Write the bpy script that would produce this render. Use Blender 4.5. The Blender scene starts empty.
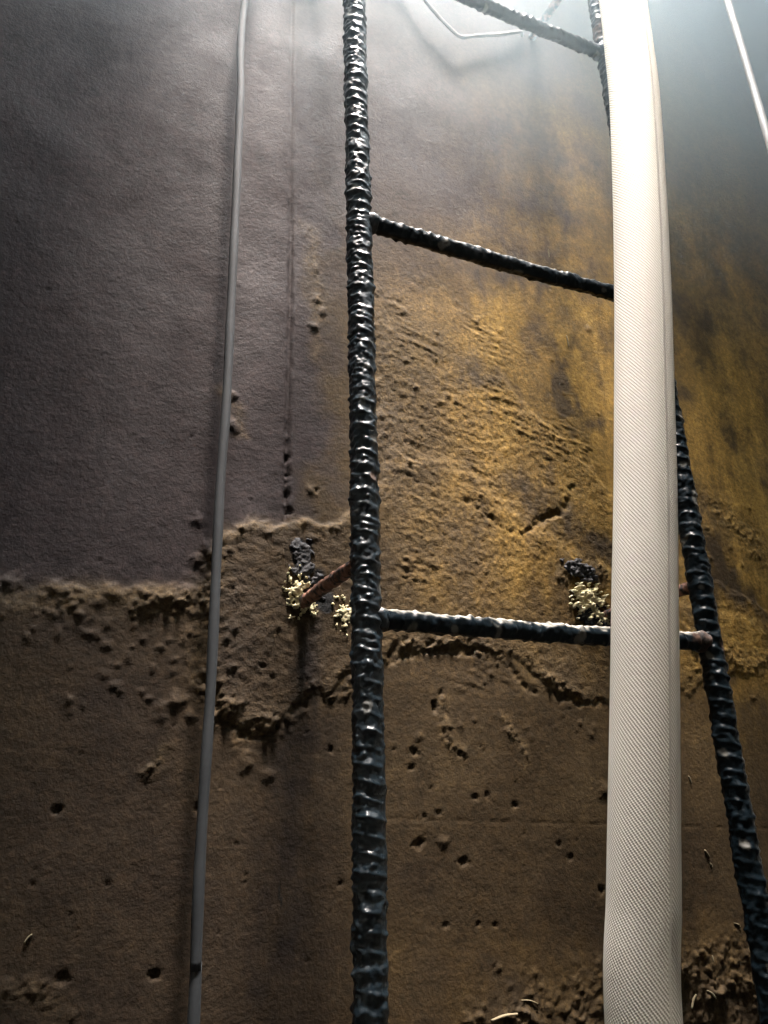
import bpy, bmesh, math, random
import numpy as np
from mathutils import Vector, Matrix

random.seed(7)
rng = np.random.default_rng(7)
scene = bpy.context.scene
COL = scene.collection

# ------------------------------------------------------------------ camera
# World frame: X runs along the ladder rungs, Y goes into the back wall, Z is up; metres; the camera
# is 0.60 m in front of the ladder plane, pitched up about 22 degrees.
F_PX, CX, CY = 830.0, 384.0, 512.0
CAM = np.array([[0.90533752, -0.13975165, 0.40104046],
                [-0.42398007, -0.35210049, 0.83442563],
                [-0.02459418, 0.92547, 0.3780217]])      # columns: right, up, forward
D_LAD = 0.60          # ladder plane Y
Y_WALL = 0.744        # back wall Y
cam_d = bpy.data.cameras.new('camera')
cam = bpy.data.objects.new('camera', cam_d)
COL.objects.link(cam)
cam_d.sensor_fit = 'VERTICAL'
cam_d.sensor_height = 24.0
cam_d.lens = F_PX / 1024.0 * 24.0
cam_d.clip_start = 0.01
_m = Matrix.Identity(4)
for i in range(3):
    _m[i][0], _m[i][1], _m[i][2] = CAM[i][0], CAM[i][1], -CAM[i][2]
cam.matrix_world = _m
scene.camera = cam

# ------------------------------------------------------------------ sky, light, exposure
SKY_STRENGTH = 205.0
world = bpy.data.worlds.new('sky')
scene.world = world
world.use_nodes = True
bg = world.node_tree.nodes['Background']
bg.inputs['Color'].default_value = (0.80, 0.92, 1.0, 1)
bg.inputs['Strength'].default_value = SKY_STRENGTH

sun_d = bpy.data.lights.new('hazy_sun', 'SUN')
sun_d.energy = 66.0
sun_d.angle = math.radians(11)
sun_d.color = (0.98, 1.0, 0.97)
sun = bpy.data.objects.new('hazy_sun', sun_d)
COL.objects.link(sun)
sun.rotation_euler = Vector((0.015, 0.25, -1.0)).to_track_quat('-Z', 'Y').to_euler()

Z_FLOOR, Z_CEIL, Z_TOP = -1.45, 1.80, 2.45
X_L, X_R, Y_F = -0.75, 1.55, -1.25
HATCH = (0.42, 0.37, 0.355)          # centre x, y and radius of the manhole neck
pd = bpy.data.lights.new('manhole_daylight', 'AREA')      # light portal: guides sampling of the sky through the manhole
pd.shape = 'DISK'
pd.size = HATCH[2] * 2
pd.cycles.is_portal = True
po = bpy.data.objects.new('manhole_daylight', pd)
COL.objects.link(po)
po.location = (HATCH[0], HATCH[1], Z_TOP - 0.01)

scene.view_settings.view_transform = 'Standard'
scene.view_settings.look = 'None'
scene.view_settings.gamma = 1.0
scene.view_settings.exposure = 0.0
scene.view_settings.use_curve_mapping = False
scene.cycles.max_bounces = 8
scene.cycles.volume_bounces = 1
scene.cycles.sample_clamp_indirect = 6.0

# ------------------------------------------------------------------ pixel helpers
def ray(px, py):
    return CAM @ np.array([(px - CX) / F_PX, -(py - CY) / F_PX, 1.0])

def on_plane(px, py, y):
    r = ray(px, py)
    return r * (y / r[1])

def wxz(px, py, y=Y_WALL):
    p = on_plane(px, py, y)
    return (p[0], p[2])

def at_depth(px, py, d):
    return ray(px, py) * d

# ------------------------------------------------------------------ noise (vectorised value-gradient noise)
_perm = rng.permutation(256)
_perm = np.concatenate([_perm, _perm, _perm])
_g2 = np.stack([np.cos(np.arange(256) / 256 * 2 * np.pi), np.sin(np.arange(256) / 256 * 2 * np.pi)], 1)
_g3 = rng.normal(size=(256, 3)); _g3 /= np.linalg.norm(_g3, axis=1)[:, None]

def fade(t):
    return t * t * t * (t * (t * 6 - 15) + 10)

def pn2(x, y):
    xi = np.floor(x).astype(np.int64); yi = np.floor(y).astype(np.int64)
    xf = x - xi; yf = y - yi
    u = fade(xf); v = fade(yf)
    def g(ix, iy, dx, dy):
        h = _perm[(_perm[ix & 255] + iy) & 255]
        gg = _g2[h]
        return gg[..., 0] * dx + gg[..., 1] * dy
    a = g(xi, yi, xf, yf); b = g(xi + 1, yi, xf - 1, yf)
    c = g(xi, yi + 1, xf, yf - 1); d = g(xi + 1, yi + 1, xf - 1, yf - 1)
    return ((a + u * (b - a)) * (1 - v) + (c + u * (d - c)) * v) * 1.5

def fbm2(x, y, octv=4, gain=0.5):
    s = 0; a = 1.0
    for k in range(octv):
        s = s + a * pn2(x * 2 ** k + 17.3 * k, y * 2 ** k + 9.1 * k)
        a *= gain
    return s

def pn3(p):
    i = np.floor(p).astype(np.int64); f = p - i
    u = fade(f)
    r = 0
    for dx in (0, 1):
        for dy in (0, 1):
            for dz in (0, 1):
                h = _perm[(_perm[(_perm[(i[:, 0] + dx) & 255] + i[:, 1] + dy) & 255] + i[:, 2] + dz) & 255]
                g = _g3[h]
                w = (u[:, 0] if dx else 1 - u[:, 0]) * (u[:, 1] if dy else 1 - u[:, 1]) * (u[:, 2] if dz else 1 - u[:, 2])
                r = r + w * (g[:, 0] * (f[:, 0] - dx) + g[:, 1] * (f[:, 1] - dy) + g[:, 2] * (f[:, 2] - dz))
    return r * 1.5

def sstep(a, b, x):
    t = np.clip((x - a) / (b - a), 0, 1)
    return t * t * (3 - 2 * t)

# ------------------------------------------------------------------ mesh helpers
def mesh_from(name, verts, faces, smooth=True):
    """verts (n,3) array, faces (m,4) or (m,3) int array"""
    verts = np.asarray(verts, dtype=np.float32); faces = np.asarray(faces, dtype=np.int32)
    me = bpy.data.meshes.new(name)
    me.vertices.add(len(verts)); me.vertices.foreach_set('co', verts.ravel())
    k = faces.shape[1]
    me.loops.add(faces.size); me.loops.foreach_set('vertex_index', faces.ravel())
    me.polygons.add(len(faces))
    me.polygons.foreach_set('loop_start', np.arange(0, faces.size, k, dtype=np.int32))
    me.update(calc_edges=True)
    me.validate()
    if smooth:
        me.polygons.foreach_set('use_smooth', np.ones(len(me.polygons), dtype=bool))
    return me

def attr(me, name, vals):
    a = me.attributes.new(name, 'FLOAT', 'POINT')
    a.data.foreach_set('value', np.asarray(vals, dtype=np.float32))

def link(name, me, mat, parent=None, **props):
    o = bpy.data.objects.new(name, me)
    COL.objects.link(o)
    if mat is not None:
        me.materials.clear(); me.materials.append(mat)
    if parent is not None:
        o.parent = parent
    for k, v in props.items():
        o[k] = v
    return o

def empty(name, loc, **props):
    o = bpy.data.objects.new(name, None)
    o.empty_display_size = 0.05
    o.location = loc
    COL.objects.link(o)
    for k, v in props.items():
        o[k] = v
    return o

def frames(path):
    """parallel-transport frames along an (n,3) path"""
    P = np.asarray(path, float)
    T = np.gradient(P, axis=0); T /= np.linalg.norm(T, axis=1)[:, None]
    n = np.array([0, -1.0, 0]) if abs(T[0][1]) < 0.8 else np.array([1.0, 0, 0])
    n = n - T[0] * (n @ T[0]); n /= np.linalg.norm(n)
    N = [n]
    for k in range(1, len(P)):
        n = N[-1] - T[k] * (N[-1] @ T[k]); n /= np.linalg.norm(n)
        N.append(n)
    N = np.array(N); B = np.cross(T, N)
    return P, T, N, B

def resample(pts, step):
    """Catmull-Rom through pts, then equal steps (step may be a function of the point)"""
    P = np.asarray(pts, float)
    Q = np.vstack([2 * P[0] - P[1], P, 2 * P[-1] - P[-2]])
    out = []
    for k in range(1, len(Q) - 2):
        t = np.linspace(0, 1, 60, endpoint=False)[:, None]
        a, b, c, d = Q[k - 1], Q[k], Q[k + 1], Q[k + 2]
        out.append(0.5 * (2 * b + (c - a) * t + (2 * a - 5 * b + 4 * c - d) * t ** 2 + (3 * b - a - 3 * c + d) * t ** 3))
    out.append(P[-1:])
    C = np.vstack(out)
    s = np.concatenate([[0], np.cumsum(np.linalg.norm(np.diff(C, axis=0), axis=1))])
    if callable(step):
        pos = [0.0]
        while pos[-1] < s[-1]:
            q = np.array([np.interp(pos[-1], s, C[:, i]) for i in range(3)])
            pos.append(pos[-1] + step(q))
        pos[-1] = s[-1]
        u = np.array(pos)
    else:
        u = np.linspace(0, s[-1], max(2, int(s[-1] / step) + 1))
    return np.stack([np.interp(u, s, C[:, i]) for i in range(3)], 1), u

def tube(name, path, s, nt, rfun, cap=True, uv=False, cross=None):
    """swept tube; rfun(theta, s, P) -> radius array; cross(theta) -> (a, b) multipliers"""
    P, T, N, B = frames(path)
    n = len(P)
    th = np.linspace(0, 2 * np.pi, nt, endpoint=False)
    TH, S = np.meshgrid(th, s)
    dirv = np.cos(TH)[..., None] * N[:, None, :] + np.sin(TH)[..., None] * B[:, None, :]
    base = P[:, None, :] + dirv * 0.01
    R = rfun(TH.ravel(), S.ravel(), base.reshape(-1, 3)).reshape(n, nt)
    V = (P[:, None, :] + dirv * R[..., None]).reshape(-1, 3)
    i = np.arange(n - 1)[:, None] * nt; j = np.arange(nt)[None, :]; j2 = (j + 1) % nt
    Fq = np.stack([i + j, i + j2, i + nt + j2, i + nt + j], -1).reshape(-1, 4)
    if cap:
        V = np.vstack([V, P[:1], P[-1:]])
        c0, c1 = n * nt, n * nt + 1
        jj = np.arange(nt); jn = (jj + 1) % nt
        # degenerate-free quads for the caps: pair neighbouring wedges
        ev = jj[::2]
        f0 = np.stack([np.full(len(ev), c0), (ev + 2) % nt, (ev + 1) % nt, ev], 1)
        b = (n - 1) * nt
        f1 = np.stack([np.full(len(ev), c1), b + ev, b + (ev + 1) % nt, b + (ev + 2) % nt], 1)
        Fq = np.vstack([Fq, f0, f1])
    me = mesh_from(name, V, Fq)
    if uv:
        uu = np.concatenate([TH.ravel() / (2 * np.pi), [0, 0]]) if cap else TH.ravel() / (2 * np.pi)
        vv = np.concatenate([S.ravel(), [0, 0]]) if cap else S.ravel()
        attr(me, 'around', uu); attr(me, 'along', vv)
    return me

# ------------------------------------------------------------------ materials
class NT:
    def __init__(self, name):
        self.m = bpy.data.materials.new(name); self.m.use_nodes = True
        self.t = self.m.node_tree
        self.b = self.t.nodes['Principled BSDF']; self.out = self.t.nodes['Material Output']
    def n(self, typ, **kw):
        x = self.t.nodes.new(typ)
        for k, v in kw.items():
            if k.startswith('i_'):
                x.inputs[k[2:].replace('_', ' ')].default_value = v
            else:
                setattr(x, k, v)
        return x
    def l(self, a, b):
        self.t.links.new(a, b)
    def attr(self, name):
        return self.n('ShaderNodeAttribute', attribute_name=name).outputs['Fac']
    def obj(self):
        return self.n('ShaderNodeTexCoord').outputs['Object']
    def noise(self, scale, detail=4, rough=0.55, vec=None, stretch=None):
        x = self.n('ShaderNodeTexNoise')
        x.inputs['Scale'].default_value = scale; x.inputs['Detail'].default_value = detail; x.inputs['Roughness'].default_value = rough
        v = vec if vec is not None else self.obj()
        if stretch:
            mp = self.n('ShaderNodeMapping'); mp.inputs['Scale'].default_value = stretch
            self.l(v, mp.inputs['Vector']); v = mp.outputs['Vector']
        self.l(v, x.inputs['Vector'])
        return x.outputs['Fac']
    def ramp(self, fac, stops):
        r = self.n('ShaderNodeValToRGB')
        el = r.color_ramp.elements
        while len(el) > 1: el.remove(el[0])
        el[0].position = stops[0][0]; el[0].color = (*stops[0][1], 1) if len(stops[0][1]) == 3 else stops[0][1]
        for p, c in stops[1:]:
            e = el.new(p); e.color = (*c, 1)
        self.l(fac, r.inputs['Fac'])
        return r.outputs['Color']
    def mix(self, fac, a, b, mode='MIX'):
        x = self.n('ShaderNodeMix', data_type='RGBA', blend_type=mode)
        for sock, v in ((x.inputs[0], fac), (x.inputs[6], a), (x.inputs[7], b)):
            if isinstance(v, (int, float)): sock.default_value = v
            elif isinstance(v, tuple): sock.default_value = (*v, 1)
            else: self.l(v, sock)
        return x.outputs[2]
    def math(self, op, a, b=None, clamp=False):
        x = self.n('ShaderNodeMath', operation=op, use_clamp=clamp)
        for sock, v in ((x.inputs[0], a), (x.inputs[1], b)):
            if v is None: continue
            if isinstance(v, (int, float)): sock.default_value = v
            else: self.l(v, sock)
        return x.outputs[0]
    def bump(self, h, strength=0.5, dist=0.002, prev=None):
        x = self.n('ShaderNodeBump'); x.inputs['Strength'].default_value = strength; x.inputs['Distance'].default_value = dist
        self.l(h, x.inputs['Height'])
        if prev is not None: self.l(prev, x.inputs['Normal'])
        return x.outputs['Normal']
    def fin(self, color=None, rough=None, normal=None, **kw):
        for sock, v in (('Base Color', color), ('Roughness', rough), ('Normal', normal)):
            if v is None: continue
            if isinstance(v, (int, float)): self.b.inputs[sock].default_value = v
            elif isinstance(v, tuple): self.b.inputs[sock].default_value = (*v, 1)
            else: self.l(v, self.b.inputs[sock])
        for k, v in kw.items():
            self.b.inputs[k.replace('_', ' ')].default_value = v
        return self.m

def mat_wall():
    k = NT('stained_concrete')
    orange, grey, stain_shade, tar, rough = (k.attr(a) for a in ('orange', 'grey', 'stain_shade', 'tar', 'rough'))
    n1 = k.noise(9, 6, 0.6); n2 = k.noise(60, 6, 0.65); n3 = k.noise(6, 5, 0.6, stretch=(3.0, 1, 0.5)); n4 = k.noise(330, 3, 0.6)
    base = k.ramp(n1, [(0.30, (0.0235, 0.0158, 0.0072)), (0.5, (0.036, 0.0248, 0.0114)), (0.72, (0.054, 0.0385, 0.0190))])
    g = k.ramp(n3, [(0.3, (0.0172, 0.0134, 0.0145)), (0.7, (0.0275, 0.0219, 0.0228))])
    c = k.mix(grey, base, g)
    och = k.ramp(n3, [(0.30, (0.092, 0.057, 0.015)), (0.5, (0.160, 0.099, 0.021)), (0.7, (0.24, 0.152, 0.037))])
    of = k.math('MULTIPLY', orange, k.math('MULTIPLY_ADD', n1, 1.1, False), True)
    c = k.mix(orange, c, och)
    c = k.mix(k.math('MULTIPLY', rough, 0.35), c, (0.082, 0.060, 0.031))
    c = k.mix(k.math('MULTIPLY', stain_shade, 0.85), c, (0.009, 0.0072, 0.0072))
    c = k.mix(tar, c, (0.005, 0.006, 0.007))
    sp = k.ramp(n2, [(0.30, (0.62, 0.62, 0.62)), (0.5, (1, 1, 1)), (0.72, (1.28, 1.25, 1.2))])
    c = k.mix(0.75, c, sp, 'MULTIPLY')
    nb = k.bump(n2, 0.14, 0.0012)
    gr = k.noise(240, 4, 0.7)
    nb = k.bump(k.math('MULTIPLY', gr, k.math('MULTIPLY_ADD', k.attr('grain'), 0.8)), 0.6, 0.0022, nb)
    nb = k.bump(n4, 0.3, 0.0007, nb)
    n5 = k.noise(190, 4, 0.75)
    c = k.mix(k.math('MULTIPLY_ADD', rough, 0.35), c, k.ramp(n5, [(0.34, (0.35, 0.33, 0.30)), (0.5, (1, 1, 1)), (0.66, (1.9, 1.8, 1.6))]), 'MULTIPLY')
    c.node.inputs[0].links[0].from_node.inputs[2].default_value = 0.45
    r = k.ramp(n1, [(0.3, (0.66,) * 3), (0.7, (0.90,) * 3)])
    return k.fin(c, r, nb, Specular_IOR_Level=0.14)

def mat_plain_concrete():
    k = NT('dark_concrete')
    n1 = k.noise(5, 6, 0.6); n2 = k.noise(70, 5, 0.6)
    c = k.ramp(n1, [(0.3, (0.10, 0.08, 0.062)), (0.7, (0.20, 0.155, 0.11))])
    return k.fin(c, 0.85, k.bump(n2, 0.5, 0.004))

def mat_tar(name, lo, hi, bumpd=0.0012, spec=0.5):
    k = NT(name)
    chip, dust_sheen = k.attr('chip'), k.attr('dust_sheen')
    n1 = k.noise(120, 4, 0.6); n2 = k.noise(420, 3, 0.6)
    c = k.ramp(n1, [(0.3, lo), (0.7, hi)])
    c = k.mix(dust_sheen, c, (0.52, 0.50, 0.43))
    c = k.mix(chip, c, k.ramp(n1, [(0.38, (0.012, 0.010, 0.010)), (0.65, (0.085, 0.052, 0.037))]))
    r0 = k.ramp(n2, [(0.3, (0.26,) * 3), (0.7, (0.52,) * 3)])
    r = k.mix(k.math('MAXIMUM', chip, dust_sheen), r0, (0.85, 0.85, 0.85))
    nb = k.bump(n1, 0.6, bumpd); nb = k.bump(n2, 0.35, 0.0006, nb)
    return k.fin(c, r, nb, Specular_IOR_Level=spec)

def mat_rust():
    k = NT('rusted_steel')
    n1 = k.noise(90, 5, 0.6); n2 = k.noise(300, 3)
    c = k.ramp(n1, [(0.45, (0.006, 0.006, 0.007)), (0.50, (0.12, 0.056, 0.036)), (0.7, (0.30, 0.155, 0.105))])
    return k.fin(c, 0.7, k.bump(n2, 0.5, 0.001))

def mat_hose():
    k = NT('woven_hose_jacket')
    u, v = k.attr('around'), k.attr('along')
    # twill: diagonal ribs crossed by short floats, 56 ribs around the hose
    a = k.math('MULTIPLY', u, 2 * math.pi * 54)
    b = k.math('MULTIPLY', v, 2 * math.pi / 0.0036)
    n = k.noise(35, 3)
    ph = k.math('ADD', k.math('MULTIPLY', n, 0.8), k.math('MULTIPLY', k.noise(420, 2), 2.2))
    d1 = k.math('SINE', k.math('ADD', k.math('ADD', a, b), ph))
    d2 = k.math('SINE', k.math('ADD', k.math('MULTIPLY', a, 1.0), k.math('MULTIPLY', b, -2.0)))
    w = k.math('ADD', k.math('MULTIPLY', d1, 0.68), k.math('MULTIPLY', d2, 0.32))
    h = k.math('MULTIPLY_ADD', w, 0.5); h.node.inputs[2].default_value = 0.5
    nn = k.noise(18, 4, stretch=(1, 1, 0.25))
    dirt = k.ramp(nn, [(0.3, (0.77, 0.735, 0.65)), (0.7, (0.88, 0.86, 0.78))])
    thread = k.ramp(h, [(0.10, (0.60, 0.56, 0.48)), (0.6, (1, 1, 1))])
    c = k.mix(0.9, dirt, thread, 'MULTIPLY')
    return k.fin(c, 0.75, k.bump(h, 0.8, 0.0011))

def mat_simple(name, lo, hi, rough, scale=60, bd=0.001, bs=0.4):
    k = NT(name)
    n1 = k.noise(scale, 5, 0.6)
    return k.fin(k.ramp(n1, [(0.3, lo), (0.7, hi)]), rough, k.bump(n1, bs, bd))

M_WALL = mat_wall(); M_CONC = mat_plain_concrete()
M_TAR = mat_tar('black_bitumen_paint', (0.003, 0.008, 0.012), (0.010, 0.021, 0.030))
M_TAR2 = mat_tar('dull_bitumen_paint', (0.002, 0.005, 0.007), (0.006, 0.012, 0.017), 0.0012, 0.13)
M_RUST = mat_rust(); M_HOSE = mat_hose()
M_CABLE = mat_simple('grey_cable_sheath', (0.018, 0.023, 0.027), (0.027, 0.033, 0.038), 0.8, 40, 0.0003, 0.2)
M_CABLE2 = mat_simple('pale_cable_sheath', (0.32, 0.32, 0.32), (0.45, 0.45, 0.44), 0.45, 40, 0.0003, 0.2)
M_FOAM = mat_simple('yellowish_foam_crust', (0.34, 0.30, 0.165), (0.60, 0.56, 0.37), 0.95, 180, 0.002, 0.8)
M_TARLUMP = mat_simple('tar_lump', (0.005, 0.006, 0.008), (0.013, 0.015, 0.019), 0.75, 130, 0.002, 0.7)
M_STRAW = mat_simple('dry_straw', (0.12, 0.10, 0.055), (0.22, 0.19, 0.12), 0.9, 90, 0.0004, 0.3)
M_IRON = mat_simple('cast_iron', (0.04, 0.035, 0.032), (0.10, 0.075, 0.055), 0.6, 50, 0.002, 0.5)
M_MUD = mat_simple('wet_mud', (0.05, 0.038, 0.026), (0.11, 0.085, 0.058), 0.5, 12, 0.01, 0.6)

# ------------------------------------------------------------------ back wall: one dense relief
def lines(segs):
    out = [np.array([segs[0][0]])]
    for a, b, step in segs:
        n = max(1, int(round((b - a) / step)))
        out.append(np.linspace(a, b, n + 1)[1:])
    return np.concatenate(out)

gx = lines([(X_L, -0.16, 0.04), (-0.16, 0.98, 0.0019), (0.98, 1.30, 0.004), (1.30, X_R, 0.03)])
gz = lines([(Z_FLOOR, -0.26, 0.04), (-0.26, 0.62, 0.0018), (0.62, 1.0, 0.0032), (1.0, 1.75, 0.008), (1.75, Z_CEIL, 0.025)])
XX, ZZ = np.meshgrid(gx, gz)
X = XX.ravel(); Z = ZZ.ravel()
# slightly ragged copies of the coordinates, so that hand-drawn outlines get natural edges
wx = X + 0.007 * fbm2(X * 26, Z * 26, 4, 0.6); wz = Z + 0.007 * fbm2(X * 26 + 40, Z * 26 + 70, 4, 0.6)

def poly_dist(pts, x=None, z=None):
    x = wx if x is None else x; z = wz if z is None else z
    best = np.full(x.shape, 9.0)
    for (ax, az), (bx, bz) in zip(pts[:-1], pts[1:]):
        dx, dz = bx - ax, bz - az
        t = np.clip(((x - ax) * dx + (z - az) * dz) / (dx * dx + dz * dz + 1e-12), 0, 1)
        best = np.minimum(best, np.hypot(x - ax - t * dx, z - az - t * dz))
    return best

def poly_sdf(pts, x=None, z=None):
    x = wx if x is None else x; z = wz if z is None else z
    d = poly_dist(pts + [pts[0]], x, z)
    ins = np.zeros(x.shape, bool)
    for (ax, az), (bx, bz) in zip(pts, pts[1:] + [pts[0]]):
        c = ((az > z) != (bz > z)) & (x < (bx - ax) * (z - az) / (bz - az + 1e-15) + ax)
        ins ^= c
    return np.where(ins, d, -d)

PX = lambda *pp: [wxz(*p) for p in pp]
def blob(px, py, rx, rz):
    cx, cz = wxz(px, py)
    return np.exp(-(((wx - cx) / rx) ** 2 + ((wz - cz) / rz) ** 2))

h = 0.0018 * fbm2(X * 3.1, Z * 3.1, 3) + 0.00035 * fbm2(X * 18, Z * 18, 4, 0.6)

# the lower, rougher pour stands proud of the smooth upper one
lower = [(X_L - 0.2, wxz(-160, 602)[1])] + PX((-160, 602), (0, 598), (60, 590), (130, 587), (205, 590), (214, 560), (222, 528), (280, 522), (346, 519), (360, 500),
           (400, 455), (470, 470), (520, 520), (585, 560), (680, 600), (768, 625), (900, 660)) + [(X_R + 0.2, wxz(900, 660)[1]), (X_R + 0.2, Z_FLOOR - 0.2), (X_L - 0.2, Z_FLOOR - 0.2)]
sd = poly_sdf(lower)
h += 0.0022 * sstep(-0.006, 0.010, sd) * (1 - 0.75 * sstep(0.03, 0.20, sd))
# patch of mortar around the ladder feet; its lower rim overhangs
patch = PX((214, 560), (222, 528), (280, 522), (346, 519), (372, 430), (385, 300), (450, 300), (520, 400), (600, 480), (680, 560),
           (768, 610), (900, 650), (1040, 690), (1040, 730), (900, 700), (768, 668), (690, 692), (605, 706), (565, 694), (520, 662), (470, 646), (400, 650),
           (345, 682), (312, 690), (280, 720), (246, 738), (215, 700), (200, 640))
sp = poly_sdf(patch)
pm = sstep(-0.002, 0.006, sp)
h += 0.0014 * pm * sstep(0.70, 0.42, Z)
# lumpy rims
def rim(pts, width, amp, freq, ragged=1.0):
    global h
    d = poly_dist(pts)
    n = fbm2(X * freq, Z * freq, 4, 0.62)
    n2 = fbm2(X * freq * 0.37 + 5, Z * freq * 0.37, 3)
    m = np.exp(-(d / width) ** 2)
    h += m * 0.23 * amp * (np.abs(n) * 1.5 + 0.25 * n2) * np.clip(0.6 + n2 * 1.2, 0, 1.5)
    return m
r_all = 0
for pts, wdt, amp, fq in [
        ([(X_L - 0.1, wxz(-160, 602)[1] - 0.004)] + PX((-120, 602), (0, 598), (60, 597), (130, 600), (205, 602)), 0.016, 0.010, 70),
        (PX((140, 600), (205, 595)), 0.010, 0.008, 90),
        (PX((214, 545), (225, 530), (280, 526), (346, 523)), 0.008, 0.008, 100),
        (PX((212, 560), (205, 620), (198, 660), (206, 700), (222, 712)), 0.013, 0.013, 85),
        (PX((206, 700), (246, 732), (280, 716), (312, 690), (346, 682)), 0.014, 0.014, 90),
        (PX((388, 652), (440, 640), (480, 648), (520, 660), (560, 690), (605, 704)), 0.010, 0.012, 80),
        (PX((385, 300), (390, 400), (385, 480)), 0.03, 0.004, 60),
        (PX((690, 500), (740, 530), (768, 560)), 0.03, 0.008, 60),
        (PX((690, 640), (730, 655), (768, 668), (800, 676)), 0.014, 0.012, 80),
        (PX((560, 575), (580, 560), (600, 575)), 0.012, 0.012, 90),
        (PX((440, 700), (450, 740), (462, 750)), 0.006, 0.008, 110),
        (PX((505, 720), (520, 745), (525, 770)), 0.007, 0.006, 110),
        (PX((310, 230), (318, 300), (318, 360)), 0.010, 0.003, 70),
        (PX((480, 1020), (560, 1000), (620, 985), (700, 965), (768, 950), (840, 935)), 0.018, 0.016, 75),
        (PX((540, 1030), (640, 1010), (700, 1000), (768, 990), (840, 980)), 0.030, 0.018, 65),
        (PX((-40, 995), (0, 997), (40, 1000), (70, 1012)), 0.010, 0.006, 85),
        (PX((150, 770), (170, 752)), 0.005, 0.008, 110), (PX((220, 390), (238, 410), (238, 430)), 0.006, 0.005, 100)]:
    r_all = np.maximum(r_all, rim(pts, wdt, amp, fq))
# trowel drag marks: ridges running down to the right
trow = np.maximum.reduce([sstep(0.0, 0.03, poly_sdf(PX((380, 260), (440, 270), (540, 360), (600, 440), (605, 530), (560, 560), (480, 590), (384, 600)))),
                          0.7 * sstep(0.0, 0.02, poly_sdf(PX((384, 640), (480, 650), (560, 690), (500, 720), (400, 690))))])
ang = math.radians(-14)
a_ = X * math.cos(ang) + Z * math.sin(ang); b_ = -X * math.sin(ang) + Z * math.cos(ang)
dr = fbm2(a_ * 20, b_ * 130, 4, 0.65)
dr2 = fbm2(a_ * 55 + 3, b_ * 215 + 8, 3, 0.6)
gate = np.clip(0.35 + 1.3 * pn2(X * 14 + 3, Z * 14), 0, 1.2)
h += trow * gate * (0.0008 * dr + 0.0015 * np.clip(dr2 - 0.10, 0, 1))
# mortar grain inside the patch
grain = np.clip(pm * sstep(0.6, 0.45, Z) + 0.15, 0, 1)
h += 0.0006 * fbm2(X * 120, Z * 120, 3, 0.65) * grain
# cracks and gouges
CN = fbm2(X * 45 + 9, Z * 45, 3, 0.6)
def crack(pts, width, depth):
    global h
    d = poly_dist(pts)
    h -= 0.33 * depth * np.exp(-(d / width) ** 2) * np.clip(0.55 + 1.3 * CN, 0, 1.3)
crack(PX((488, 520), (505, 528), (525, 533), (540, 520), (560, 505), (575, 490)), 0.0040, 0.010)
crack(PX((470, 505), (490, 520)), 0.0035, 0.005)
crack(PX((388, 655), (400, 646), (430, 640)), 0.0045, 0.009)
crack(PX((388, 662), (420, 650), (470, 652), (500, 650)), 0.003, 0.008)
crack(PX((500, 662), (530, 690), (560, 697), (600, 706)), 0.0035, 0.008)
crack(PX((440, 690), (452, 745)), 0.003, 0.004)
crack(PX((225, 722), (246, 742), (282, 722), (314, 694)), 0.004, 0.009)
crack(PX((208, 640), (204, 690), (214, 708)), 0.004, 0.008)
crack(PX((318, 535), (322, 548)), 0.002, 0.004)
dl = poly_dist(PX((385, 819), (470, 821), (560, 823), (640, 825), (768, 829)), X, Z)
h -= 0.0007 * np.exp(-(dl / 0.0012) ** 2) * np.clip(0.6 + CN, 0, 1)
# board seam left of the ladder: a small step with a groove
seam = PX((296, -260), (292, 60), (291, 280), (288, 420), (286, 522))
ds = poly_dist(seam, X + 0.0012 * pn2(X * 60, Z * 60), Z)
sxs = np.interp(Z, [p[1] for p in seam][::-1], [p[0] for p in seam][::-1])
above = sstep(wxz(286, 524)[1] - 0.004, wxz(286, 518)[1] + 0.01, Z)
h += above * (0.0022 * sstep(-0.0015, 0.0015, X - sxs) * np.exp(-np.clip(X - sxs, 0, 1) / 0.05) - (0.0012 + 0.0022 * sstep(0.80, 0.62, Z)) * np.exp(-(ds / 0.0022) ** 2))
lowseam = sstep(wxz(286, 400)[1], wxz(286, 500)[1], Z) * above
h -= lowseam * 0.004 * np.exp(-(ds / 0.003) ** 2) * (0.6 + fbm2(X * 90, Z * 90, 2))
# pits and stuck pebbles
pits = [(57, 810, 4.2), (414, 752, 3.2), (418, 843, 5.0), (443, 868, 0), (463, 862, 4.0), (487, 795, 2.6), (515, 805, 3.4), (475, 797, 3), (559, 844, 2.5), (570, 857, 2.5),
        (424, 816, 2.5), (438, 813, 2), (412, 768, 2.6), (435, 707, 4.2), (460, 754, 3.6), (331, 750, 2.4), (262, 667, 3), (62, 978, 3.6), (154, 975, 4.2), (316, 491, 4.2),
        (602, 890, 3), (495, 925, 2), (478, 924, 2.6), (372, 925, 2), (340, 884, 2.2), (445, 925, 2.4), (290, 512, 3), (107, 884, 2), (33, 884, 2), (199, 808, 3)]
for _ in range(80):
    pits.append((rng.uniform(0, 600), rng.uniform(700, 985), rng.uniform(0.6, 1.4)))
for _ in range(24):
    pits.append((rng.uniform(0, 350), rng.uniform(120, 560), rng.uniform(0.6, 1.2)))
ix = lambda g, v: np.searchsorted(g, v)
H2 = h.reshape(XX.shape)
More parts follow.
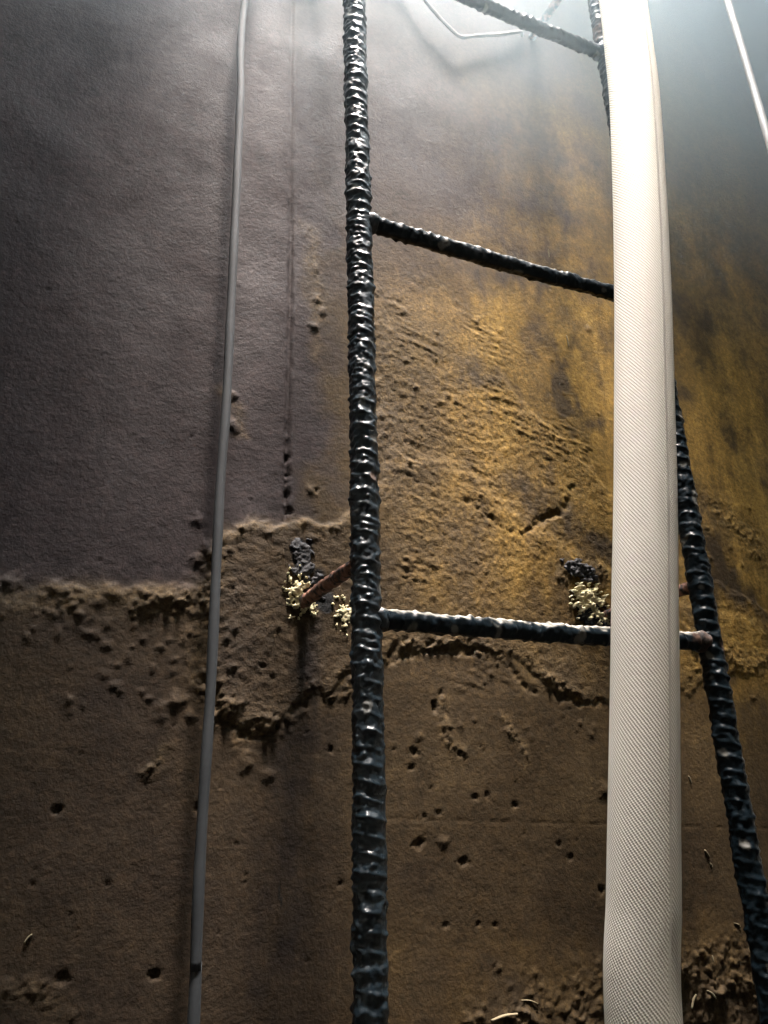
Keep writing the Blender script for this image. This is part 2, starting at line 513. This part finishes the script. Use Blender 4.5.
def stamp(px, py, r, amp, sharp=2):
    cx, cz = wxz(px, py)
    i0, i1 = ix(gx, cx - 3 * r), ix(gx, cx + 3 * r) + 1
    j0, j1 = ix(gz, cz - 3 * r), ix(gz, cz + 3 * r) + 1
    if i1 - i0 < 2 or j1 - j0 < 2: return
    sx = XX[j0:j1, i0:i1] - cx; sz = ZZ[j0:j1, i0:i1] - cz
    q = np.hypot(sx * (1 + 0.3 * math.sin(px)), sz * (1 + 0.3 * math.cos(py))) / r
    q = q * (1 + 0.5 * pn2(sx / r * 1.3 + px, sz / r * 1.3 + py))
    H2[j0:j1, i0:i1] += amp * np.exp(-q ** sharp)
for px, py, r in pits:
    if r > 0: stamp(px, py, r * 0.00095, -0.0006 - r * 0.0006, 4)
for px, py, r in [(443, 842, 6), (247, 762, 8), (268, 775, 5), (316, 300, 7), (322, 312, 5), (313, 328, 5), (232, 395, 6), (313, 491, 6), (186, 590, 7), (170, 598, 6),
                  (603, 790, 7), (232, 425, 6), (150, 600, 8), (110, 592, 8), (60, 590, 9), (10, 585, 10), (198, 520, 6), (210, 548, 8), (196, 560, 7), (416, 842, 5), (176, 702, 6), (190, 716, 6)]:
    stamp(px, py, r * 0.0009, 0.0019, 3)
for _ in range(260):     # gravel pressed into the rough strips
    b = random.choice([(0, 200, 592, 640), (60, 215, 630, 720), (195, 240, 540, 720), (215, 340, 530, 730), (390, 600, 640, 740), (384, 600, 300, 640), (680, 768, 480, 700), (480, 768, 960, 1024)])
    stamp(rng.uniform(b[0], b[1]), rng.uniform(b[2], b[3]), rng.uniform(0.0016, 0.0040), rng.uniform(0.0004, 0.0015), 3)
h = H2.ravel()
# sockets where the wall stays enter
for px, py in [(314, 594), (600, 606)]:
    h -= 0.006 * blob(px, py, 0.010, 0.012)

# coverage of deposits and of painted shade (flat colour masks)
fn = fbm2(X * 9, Z * 9, 4, 0.55); fn2 = fbm2(X * 30 + 4, Z * 14, 4, 0.6)
grey = np.clip(sstep(0.035, -0.035, X - wxz(330, 300)[0] + 0.06 * fn) * sstep(0.01, -0.012, sd), 0, 1)  # grey bare concrete, with the falloff of light to the left painted in
up = sstep(0.50, 0.82, Z + 0.10 * fn)
grey = np.maximum(grey, 0.9 * up * (1 - 0.85 * sstep(0.62, 0.85, X + 0.08 * fn)))  # upper wall greyed: weaker light up there is put into the colour
grey = np.maximum(grey, 0.35 * sstep(0.40, 0.1, X) * sstep(-0.02, 0.02, sd))
og = (1.25 * blob(545, 440, 0.11, 0.15) + 0.75 * blob(560, 330, 0.15, 0.17) + 0.35 * blob(470, 390, 0.08, 0.10) + 0.55 * blob(640, 480, 0.22, 0.20)
      + 0.75 * blob(750, 640, 0.16, 0.10) + 0.8 * blob(740, 480, 0.12, 0.20) + 0.45 * blob(730, 300, 0.14, 0.25) + 0.35 * blob(560, 560, 0.12, 0.08) + 0.2 * blob(440, 570, 0.10, 0.06) + 0.25 * blob(560, 180, 0.12, 0.2) + 0.3 * blob(640, 990, 0.3, 0.05))
og = np.clip(og * (0.66 + 0.65 * fn + 0.45 * fn2), 0, 0.85) * (0.35 + 0.65 * sstep(0.22, 0.34, X))
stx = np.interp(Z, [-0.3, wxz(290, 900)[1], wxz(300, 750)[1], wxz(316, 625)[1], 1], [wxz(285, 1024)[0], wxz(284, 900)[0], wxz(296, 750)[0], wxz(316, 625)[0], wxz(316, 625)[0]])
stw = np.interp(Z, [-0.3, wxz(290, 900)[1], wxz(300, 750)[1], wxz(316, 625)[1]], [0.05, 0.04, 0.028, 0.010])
stain_shade = np.exp(-((X - stx + 0.006 * fn) / stw) ** 2) * sstep(wxz(316, 600)[1], wxz(316, 630)[1], Z) * np.clip(0.75 + 0.5 * fn2, 0, 1)  # streak below the stay: drip stain with the stay's shadow painted in
stain_shade = np.maximum(stain_shade, 0.45 * sstep(0.08, -0.15, Z + 0.07 * fn))  # lower wall darkened: light fading downwards is put into the colour
stain_shade = np.maximum(stain_shade, 0.45 * np.exp(-((X - wxz(322, 800)[0]) / 0.03) ** 2) * sstep(0.25, 0.1, Z))
tar = sstep(0.35, 0.6, np.maximum.reduce([blob(302, 560, 0.010, 0.019), blob(312, 582, 0.012, 0.014), blob(324, 606, 0.013, 0.014), blob(578, 573, 0.013, 0.010), blob(590, 610, 0.013, 0.016),
                                          0.8 * blob(284, 900, 0.0022, 0.022)]) + 0.1 * fn2)
rough_m = np.clip(r_all + 0.6 * trow, 0, 1)
nxg, nzg = len(gx), len(gz)
i = np.arange(nzg - 1)[:, None] * nxg; j = np.arange(nxg - 1)[None, :]
Fw = np.stack([i + j, i + j + 1, i + nxg + j + 1, i + nxg + j], -1).reshape(-1, 4)
h_edge = np.minimum.reduce([sstep(X_L, X_L + 0.1, X), sstep(X_R, X_R - 0.1, X), sstep(Z_CEIL, Z_CEIL - 0.1, Z), sstep(Z_FLOOR, Z_FLOOR + 0.1, Z)])
h *= h_edge
me = mesh_from('wall_back', np.stack([X, Y_WALL - h, Z], 1), Fw)
for nm, v in (('orange', og), ('grey', grey), ('stain_shade', stain_shade), ('tar', tar), ('rough', rough_m), ('grain', grain)):
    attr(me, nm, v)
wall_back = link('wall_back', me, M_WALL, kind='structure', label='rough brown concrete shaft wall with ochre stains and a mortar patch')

# sampling of the relief so that things can be set on the surface
Hg = h.reshape(XX.shape)
def wall_y(x, z):
    i = min(max(int(np.searchsorted(gx, x)), 0), nxg - 1); j = min(max(int(np.searchsorted(gz, z)), 0), nzg - 1)
    return Y_WALL - Hg[j, i]

# ------------------------------------------------------------------ the rest of the shaft
def box_mesh(name, x0, x1, y0, y1, z0, z1):
    v = [(x, y, z) for x in (x0, x1) for y in (y0, y1) for z in (z0, z1)]
    f = [(0, 1, 3, 2), (4, 6, 7, 5), (0, 4, 5, 1), (2, 3, 7, 6), (0, 2, 6, 4), (1, 5, 7, 3)]
    return mesh_from(name, np.array(v), np.array(f), smooth=False)
T = 0.15
link('wall_left', box_mesh('wall_left', X_L - T, X_L, Y_F - T, Y_WALL + 0.02, Z_FLOOR, Z_CEIL), M_CONC, kind='structure')
link('wall_right', box_mesh('wall_right', X_R, X_R + T, Y_F - T, Y_WALL + 0.02, Z_FLOOR, Z_CEIL), M_CONC, kind='structure')
link('wall_front', box_mesh('wall_front', X_L, X_R, Y_F - T, Y_F, Z_FLOOR, Z_CEIL), M_CONC, kind='structure')
link('floor', box_mesh('floor', X_L - T, X_R + T, Y_F - T, Y_WALL + T, Z_FLOOR - 0.1, Z_FLOOR), M_MUD, kind='structure')
# solid concrete behind the relief, so that no sky leaks through
# ceiling slab with the round manhole neck
def ceiling_mesh():
    cx, cy, r = HATCH
    n = 64
    bm = bmesh.new()
    th = [2 * math.pi * k / n for k in range(n)]
    x0, x1, y0, y1 = X_L - T, X_R + T, Y_F - T, Y_WALL + T
    def edge_pt(t):
        dx, dy = math.cos(t), math.sin(t)
        s = min(((x1 - cx) / dx if dx > 1e-9 else (x0 - cx) / dx if dx < -1e-9 else 1e9), ((y1 - cy) / dy if dy > 1e-9 else (y0 - cy) / dy if dy < -1e-9 else 1e9))
        return cx + dx * s, cy + dy * s
    corners = [math.atan2(yy - cy, xx - cx) % (2 * math.pi) for xx in (x0, x1) for yy in (y0, y1)]
    th = sorted(set(th + corners))
    ring = []
    for t in th:
        c, s = math.cos(t), math.sin(t); ex, ey = edge_pt(t)
        ring.append([bm.verts.new(p) for p in ((ex, ey, Z_CEIL), (cx + r * c, cy + r * s, Z_CEIL), (cx + r * c, cy + r * s, Z_TOP), (ex, ey, Z_TOP))])
    m = len(ring)
    for k in range(m):
        a, b = ring[k], ring[(k + 1) % m]
        for q in range(4):
            bm.faces.new((a[q], a[(q + 1) % 4], b[(q + 1) % 4], b[q]))
    bmesh.ops.recalc_face_normals(bm, faces=bm.faces)
    me = bpy.data.meshes.new('ceiling'); bm.to_mesh(me); bm.free()
    return me
link('ceiling', ceiling_mesh(), M_CONC, kind='structure')

# ------------------------------------------------------------------ rebar ladder
X_RAIL = (0.269, 0.645)
RUNGS = [0.177 + 0.408 * k for k in range(-4, 5)]
Z_R0, Z_R1 = Z_FLOOR, Z_TOP - 0.02
ladder = empty('rebar_ladder', ((X_RAIL[0] + X_RAIL[1]) / 2, D_LAD, Z_FLOOR), label='tarred ribbed-steel ladder fixed to the stained concrete wall', category='ladder')
LAD_INV = Matrix.Translation((-ladder.location.x, -ladder.location.y, -ladder.location.z))

CRUMB_SIDE = 1.0
def rebar(seed, r, pitch, amp=0.0013, lump=0.0014, crumb=0.0022):
    def f(th, s, P):
        q = (s / pitch + np.sin(th + 0.3) * 0.22 + seed * 1.7) % 1.0
        rib = np.exp(-((q - 0.5) / 0.17) ** 2) * np.clip(np.abs(np.cos(th + 0.35)) * 1.5, 0, 1)
        long_rib = np.exp(-((np.abs(np.sin(th + 0.35)) - 1) / 0.03) ** 2)
        n = pn3(P * 55 + seed * 13.1); n2 = pn3(P * 150 + seed * 5.7); n3 = pn3(P * 20 + seed)
        keep = np.clip(0.85 + 0.8 * n3, 0.25, 1.1)
        return r + amp * rib * keep + 0.0008 * long_rib + lump * n * 1.0 + lump * 0.9 * n2 + lump * 0.8 * np.clip(np.abs(n2) - 0.25, 0, 1) * 2 + crumb * (0.35 + 0.65 * np.clip(-np.sin(th) * CRUMB_SIDE + 0.3, 0, 1)) * np.clip(pn3(P * 260 + seed * 2.2) + 0.1, 0, 1)
    return f

def finish_steel(me, seed, chips=(), dust_sheen_up=0.0):
    n = len(me.vertices)
    co = np.empty(n * 3, np.float32); me.vertices.foreach_get('co', co); co = co.reshape(-1, 3).astype(float)
    no = np.empty(n * 3, np.float32); me.vertices.foreach_get('normal', no); no = no.reshape(-1, 3)
    ns = pn3(co * 110 + seed * 3.3)
    ch = np.zeros(n)
    for (p, r) in chips:
        d = np.linalg.norm(co - np.array(p), axis=1)
        ch = np.maximum(ch, sstep(1.0, 0.6, d / r + 0.7 * ns))
    du = dust_sheen_up * sstep(0.45, 0.85, no[:, 2]) * sstep(-0.45, 0.15, ns)  # pale upward faces: dust, plus the light sheen on the tops painted in
    sp = sstep(0.50, 0.62, pn3(co * 70 + 50 + seed)) * 0.7
    attr(me, 'chip', ch); attr(me, 'dust_sheen', np.clip(np.maximum(du, sp * 0.22), 0, 1))

def to_ladder(o):
    o.parent = ladder
    o.matrix_parent_inverse = LAD_INV

def fine(p):
    return 0.0011 if -0.16 < p[2] < 1.12 else 0.02
for k, x in enumerate(X_RAIL):
    path, s = resample([(x + 0.0015, D_LAD, Z_R0), (x - 0.001, D_LAD, -0.3), (x + 0.0015, D_LAD, 0.3), (x - 0.001, D_LAD, 0.9), (x + 0.001, D_LAD, 1.5), (x, D_LAD, Z_R1)], fine)
    me = tube('rail', path, s, 60, rebar(1 + k, 0.0112, 0.0125 if k == 0 else 0.0130, crumb=0.0022 if k == 0 else 0.0009))
    chips = [((0.655, 0.592, 0.180), 0.010), ((x - 0.012, 0.59, 1.04), 0.02), ((x - 0.012, 0.59, 1.0), 0.016)] if k == 1 else [((x + 0.004, 0.588, 0.300), 0.006)]
    finish_steel(me, 3 + k, chips)
    to_ladder(link('rail', me, M_TAR if k == 0 else M_TAR2))
for k, z in enumerate(RUNGS):
    zl, zr = z - 0.001, z + 0.008
    vis = z in RUNGS[4:8] and z < 1.1 and z > 0
    path, s = resample([(X_RAIL[0] + 0.004, D_LAD, zl), ((X_RAIL[0] + X_RAIL[1]) / 2, D_LAD + 0.001, (zl + zr) / 2 - 0.0015), (X_RAIL[1] - 0.004, D_LAD, zr)], 0.0013 if vis else 0.012)
    me = tube('rung', path, s, 36, rebar(10 + k, 0.0083, 0.0105, 0.0007, 0.0011, 0.0006))
    chips = [((X_RAIL[1] - 0.018, 0.592, zr), 0.013)] if abs(z - 0.177) < 0.01 else []
    finish_steel(me, 20 + k, chips, 0.6)
    rg = link('rung', me, M_TAR2)
    to_ladder(rg)
    # weld beads
    if vis:
        for side, xx, zz in ((1, X_RAIL[0] + 0.012, zl), (-1, X_RAIL[1] - 0.012, zr)):
            pth, ss = resample([(xx - 0.006 * side, D_LAD, zz), (xx, D_LAD, zz), (xx + 0.006 * side, D_LAD, zz)], 0.001)
            seed = k * 3 + side
            me = tube('weld_bead', pth, ss, 32, lambda th, s_, P, seed=seed: 0.0112 + 0.0022 * pn3(P * 120 + seed) - 0.0018 * np.abs(s_ - 0.006) / 0.006)
            rusty = side < 0 and abs(z - 0.177) < 0.01
            finish_steel(me, 40 + seed, [((xx, 0.592, zz), 0.016)] if rusty else [], 0.5)
            link('weld_bead', me, M_TAR, rg)
# wall stays
for z in (0.222 - 0.96, 0.222, 0.222 + 0.954):
    for k, x in enumerate(X_RAIL):
        zz = z + 0.022 * k
        a = (x - (0.006 if k == 0 else 0.004), D_LAD + 0.004, zz)
        yw = wall_y(x, zz)
        b = (x - 0.002, max(yw + 0.02, 0.75), zz + 0.005)
        path, s = resample([a, tuple((np.array(a) + np.array(b)) / 2 + np.array([0, 0, 0.001])), b], 0.002)
        me = tube('wall_stay', path, s, 24, lambda th, s_, P, k=k: 0.0062 + 0.0010 * pn3(P * 130 + k) + 0.0004 * np.sin(s_ / 0.009 * 6.28))
        to_ladder(link('wall_stay', me, M_RUST, label='rusty steel stay with flaking black paint'))

# ------------------------------------------------------------------ crusts around the stay sockets (they belong to the wall)
def clump(name, cx, cz, rx, rz, thick, seed, mat, parent, thresh=0.0, res=0.0009, off=0.0, freq=150):
    """a crumbly crust lying on the wall relief, ragged outline, real thickness"""
    nx, nz = int(2 * rx / res), int(2 * rz / res)
    xs = np.linspace(cx - rx, cx + rx, nx); zs = np.linspace(cz - rz, cz + rz, nz)
    A, Bz = np.meshgrid(xs, zs)
    q = np.hypot((A - cx) / rx, (Bz - cz) / rz)
    n = fbm2(A * freq + seed, Bz * freq + seed * 2, 3, 0.7)
    val = 1 - q * 1.15 + 0.75 * n - thresh
    keep = val > 0
    hh = thick * np.clip(val * 2.2, 0, 1) ** 0.5 * (0.45 + 0.9 * np.abs(fbm2(A * freq * 1.25 + 3, Bz * freq * 1.25 + seed, 3, 0.6)))
    yw = np.array([wall_y(a, b) for a, b in zip(A.ravel(), Bz.ravel())]).reshape(A.shape)
    front = np.stack([A, yw - 0.0003 - off - hh, Bz], -1).reshape(-1, 3)
    back = np.stack([A, yw + 0.003, Bz], -1).reshape(-1, 3)
    cell = keep[:-1, :-1] & keep[1:, :-1] & keep[:-1, 1:] & keep[1:, 1:]
    faces = []
    N = nx * nz
    idx = lambda j, i: j * nx + i
    for j in range(nz - 1):
        for i in range(nx - 1):
            if not cell[j, i]: continue
            a, b, c, d = idx(j, i), idx(j, i + 1), idx(j + 1, i + 1), idx(j + 1, i)
            faces.append((a, b, c, d)); faces.append((a + N, d + N, c + N, b + N))
            if j == 0 or not cell[j - 1, i]: faces.append((a, a + N, b + N, b))
            if j == nz - 2 or not cell[j + 1, i]: faces.append((d, c, c + N, d + N))
            if i == 0 or not cell[j, i - 1]: faces.append((a, d, d + N, a + N))
            if i == nx - 2 or not cell[j, i + 1]: faces.append((b, b + N, c + N, c))
    if not faces: return None
    V = np.vstack([front, back]); Fq = np.array(faces)
    used = np.unique(Fq); remap = np.full(len(V), -1); remap[used] = np.arange(len(used))
    me = mesh_from(name, V[used], remap[Fq])
    return link(name, me, mat, parent)

def pclump(name, px, py, wpx, hpx, thick, seed, mat, thresh=0.0, freq=150):
    x, z = wxz(px, py)
    x1, _ = wxz(px + wpx, py); _, z1 = wxz(px, py - hpx)
    return clump(name, x, z, (x1 - x) * 0.95, (z1 - z) * 0.95, thick, seed, mat, wall_back, thresh, freq=freq)
pclump('foam_crust', 297, 594, 18, 30, 0.0045, 3, M_FOAM, 0.25)
pclump('foam_crust', 308, 606, 14, 16, 0.0045, 8, M_FOAM, 0.35)
pclump('foam_crust', 344, 614, 18, 30, 0.0022, 21, M_FOAM, 0.45)
pclump('foam_crust', 586, 602, 20, 20, 0.008, 33, M_FOAM, 0.15, 120)
pclump('foam_crust', 602, 619, 10, 12, 0.004, 45, M_FOAM, 0.3)
pclump('tar_lump', 302, 563, 15, 26, 0.0028, 51, M_TARLUMP, 0.05, 55)
pclump('tar_lump', 315, 586, 14, 14, 0.0022, 57, M_TARLUMP, 0.1, 55)
pclump('tar_lump', 578, 572, 22, 12, 0.0050, 61, M_TARLUMP, 0.08, 70)
pclump('tar_lump', 590, 614, 18, 14, 0.0030, 66, M_TARLUMP, 0.1, 60)

# ------------------------------------------------------------------ fire hose
HOSE_D = 0.056
tab = [(-90, 608, 43), (0, 622.5, 46.5), (50, 629, 51.5), (100, 634.5, 54), (200, 639.5, 56), (300, 642.5, 59), (400, 644.0, 62.5), (500, 645.0, 65.5), (600, 644.5, 68), (700, 644.5, 70.5), (800, 644, 73), (900, 643.5, 76), (1024, 643.5, 80)]
ys = np.array([t[0] for t in tab], float)
hose_y = [0.487, 0.480, 0.4775, 0.4765, 0.478, 0.4815, 0.486, 0.491, 0.4965, 0.5025, 0.509, 0.516, 0.525]   # its apparent width gives the distance
hp = [on_plane(t[1], t[0], y) for t, y in zip(tab, hose_y)]
hose_pts = [(0.60, 0.46, Z_TOP + 0.02), (0.60, 0.48, 1.75), (0.585, 0.487, 1.35)] + [tuple(p) for p in hp]
hose_pts += [(0.441, 0.538, -0.30), (0.435, 0.535, -0.65), (0.40, 0.46, -1.1), (0.33, 0.36, Z_FLOOR + 0.16), (0.20, 0.27, Z_FLOOR + HOSE_D / 2 + 0.004), (-0.05, 0.16, Z_FLOOR + HOSE_D / 2 + 0.003), (-0.35, 0.05, Z_FLOOR + HOSE_D / 2 + 0.003)]
path, s = resample(hose_pts, 0.004)
def hose_r(th, s_, P):
    n = pn3(np.stack([np.cos(th) * 0.6, np.sin(th) * 0.6, s_ * 4], 1) + 3)
    crease = np.exp(-((((th - 0.5 + 0.2 * np.sin(s_ * 3) + np.pi) % (2 * np.pi)) - np.pi) / 0.25) ** 2)
    return HOSE_D / 2 * (0.925 + 0.025 * np.cos(2 * th + 0.5) + 0.012 * n) - 0.0003 * crease * np.clip(np.sin(s_ * 5), 0, 1)
me = tube('fire_hose', path, s, 72, hose_r, uv=True)
link('fire_hose', me, M_HOSE, label='thick off-white woven fire hose hanging in front of the ladder', category='hose')

# ------------------------------------------------------------------ cables
cp = [(246.5, -10), (240.3, 100), (236, 200), (231.3, 300), (228, 370), (225.2, 420), (220.5, 480), (217, 550), (213.5, 630), (210, 700), (204, 790), (199, 880), (195.5, 970), (193, 1035)]
cpts = []
for (px, py) in cp:
    x, z = wxz(px, py, 0.715)
    cpts.append((x, 0.715, z))
cpts = [(cpts[0][0] + 0.07, 0.52, Z_TOP + 0.01), (cpts[0][0] + 0.07, 0.54, 1.76), (cpts[0][0] + 0.04, 0.69, 1.5)] + cpts + [(cpts[-1][0], 0.70, -0.6), (cpts[-1][0] - 0.02, 0.68, -1.2), (cpts[-1][0] - 0.06, 0.6, Z_FLOOR + 0.006), (cpts[-1][0] - 0.3, 0.4, Z_FLOOR + 0.0055)]
path, s = resample(cpts, 0.006)
me = tube('power_cable', path, s, 20, lambda th, s_, P: 0.0046 + 0.0002 * np.sin(s_ * 60))
link('power_cable', me, M_CABLE, label='dull grey power cable hanging against the wall, beside the board seam', category='cable')
# pale cable high up, beyond the hose
c2 = [at_depth(px, py, dd) for px, py, dd in [(700, -90, 1.11), (727, -1, 1.0), (740, 42, 0.96), (755, 93, 0.92), (768, 138, 0.885), (790, 215, 0.84)]]
e = c2[-1]
cpts = [(0.725, 0.43, Z_TOP + 0.01), (0.725, 0.45, 1.75)] + [tuple(p) for p in c2] + [(e[0] + 0.01, e[1], 0.2), (e[0] + 0.01, e[1] - 0.02, -0.8), (e[0] + 0.06, e[1] - 0.1, Z_FLOOR + 0.006), (e[0] + 0.3, e[1] - 0.2, Z_FLOOR + 0.005)]
path, s = resample(cpts, 0.008)
me = tube('signal_cable', path, s, 16, lambda th, s_, P: np.full_like(th, 0.0040))
link('signal_cable', me, M_CABLE2, label='thin pale grey cable hanging beyond the white hose', category='cable')

# ------------------------------------------------------------------ bits near the top of the wall
hk = [on_plane(px, py, yy) for px, py, yy in [(385, -60, 0.728), (425, 0, 0.728), (452, 30, 0.729), (462, 37, 0.730), (475, 36, 0.731), (500, 34.5, 0.733), (522, 33, 0.738)]]
hk.append(hk[-1] + np.array([0.004, 0.03, 0.0]))
path, s = resample(hk, 0.004)
me = tube('wire_hook', path, s, 14, lambda th, s_, P: 0.0028 + 0.0006 * pn3(P * 90))
link('wire_hook', me, M_IRON, label='bent dark iron wire set into the wall behind the top rung', category='wire')
# ------------------------------------------------------------------ straw fragments stuck to the wall
straws = [((24, 943), (32, 934), 0.0009), ((566, 336), (568, 347), 0.0007), ((548, 250), (549, 258), 0.0007), ((490, 1020), (514, 1013), 0.0015), ((703, 850), (708, 858), 0.0010), ((733, 923), (739, 927), 0.0009),
          ((690, 1008), (694, 994), 0.0012), ((705, 990), (712, 998), 0.0010), ((709, 863), (711, 868), 0.0008), ((687, 776), (690, 784), 0.0008), ((520, 1000), (536, 1003), 0.0007), ((711, 955), (712, 962), 0.0008)]
desc = ['short straw bit lying flat on the dark wall, alone beside the grey cable', 'tiny upright straw splinter on the ochre staining below the upper rung', 'tiny upright straw splinter above the upper rung',
        'thick pale straw curl on the rough mud ledge beside the ladder rail', 'pale slanting straw sliver between hose and right ladder rail', 'small straw flake close beside the leaning dark ladder rail',
        'upright straw curl on the mud ledge against the hose', 'slanting straw flake on the mud ledge beside the hose', 'small straw crumb just under the pale sliver beside the hose', 'small upright straw sliver beside the hose, below the lower rung',
        'long thin straw lying across the mud ledge', 'tiny straw crumb above the mud ledge beside the hose']
for (a, b, r), dsc in zip(straws, desc):
    pts = []
    for t in (0, 0.5, 1):
        px, py = a[0] + (b[0] - a[0]) * t, a[1] + (b[1] - a[1]) * t
        x, z = wxz(px, py)
        pts.append((x, wall_y(x, z) - r * 1.0, z + (0.0012 if t == 0.5 else 0)))
    path, s = resample(pts, 0.0012)
    me = tube('straw_fragment', path, s, 8, lambda th, s_, P, r=r: r * (1 + 0.3 * np.cos(2 * th)) * (0.75 + 0.25 * np.sin(s_ / max(s_.max(), 1e-6) * np.pi)))
    link('straw_fragment', me, M_STRAW, label=dsc, category='straw', group='straw bits stuck to the wall')

# ------------------------------------------------------------------ haze added under the manhole, for the veil of glare
k = NT('haze')
k.t.nodes.remove(k.b)
sc_ = k.n('ShaderNodeVolumeScatter')
sc_.inputs['Color'].default_value = (0.72, 0.91, 1.0, 1)
sc_.inputs['Anisotropy'].default_value = 0.0
geo = k.n('ShaderNodeNewGeometry'); sep = k.n('ShaderNodeSeparateXYZ'); k.l(geo.outputs['Position'], sep.inputs[0])
mr = k.n('ShaderNodeMapRange', interpolation_type='SMOOTHSTEP'); k.l(sep.outputs['Z'], mr.inputs['Value'])
mr.inputs['From Min'].default_value = 0.55; mr.inputs['From Max'].default_value = 1.6
mr.inputs['To Min'].default_value = 0.0; mr.inputs['To Max'].default_value = 1.25
k.l(mr.outputs['Result'], sc_.inputs['Density'])
k.l(sc_.outputs['Volume'], k.out.inputs['Volume'])
link('haze', box_mesh('haze', X_L + 0.01, X_R - 0.01, Y_F + 0.01, Y_WALL - 0.04, 0.55, Z_CEIL - 0.01), k.m, kind='stuff', label='thin bluish haze added below the manhole opening for its glow', category='haze')
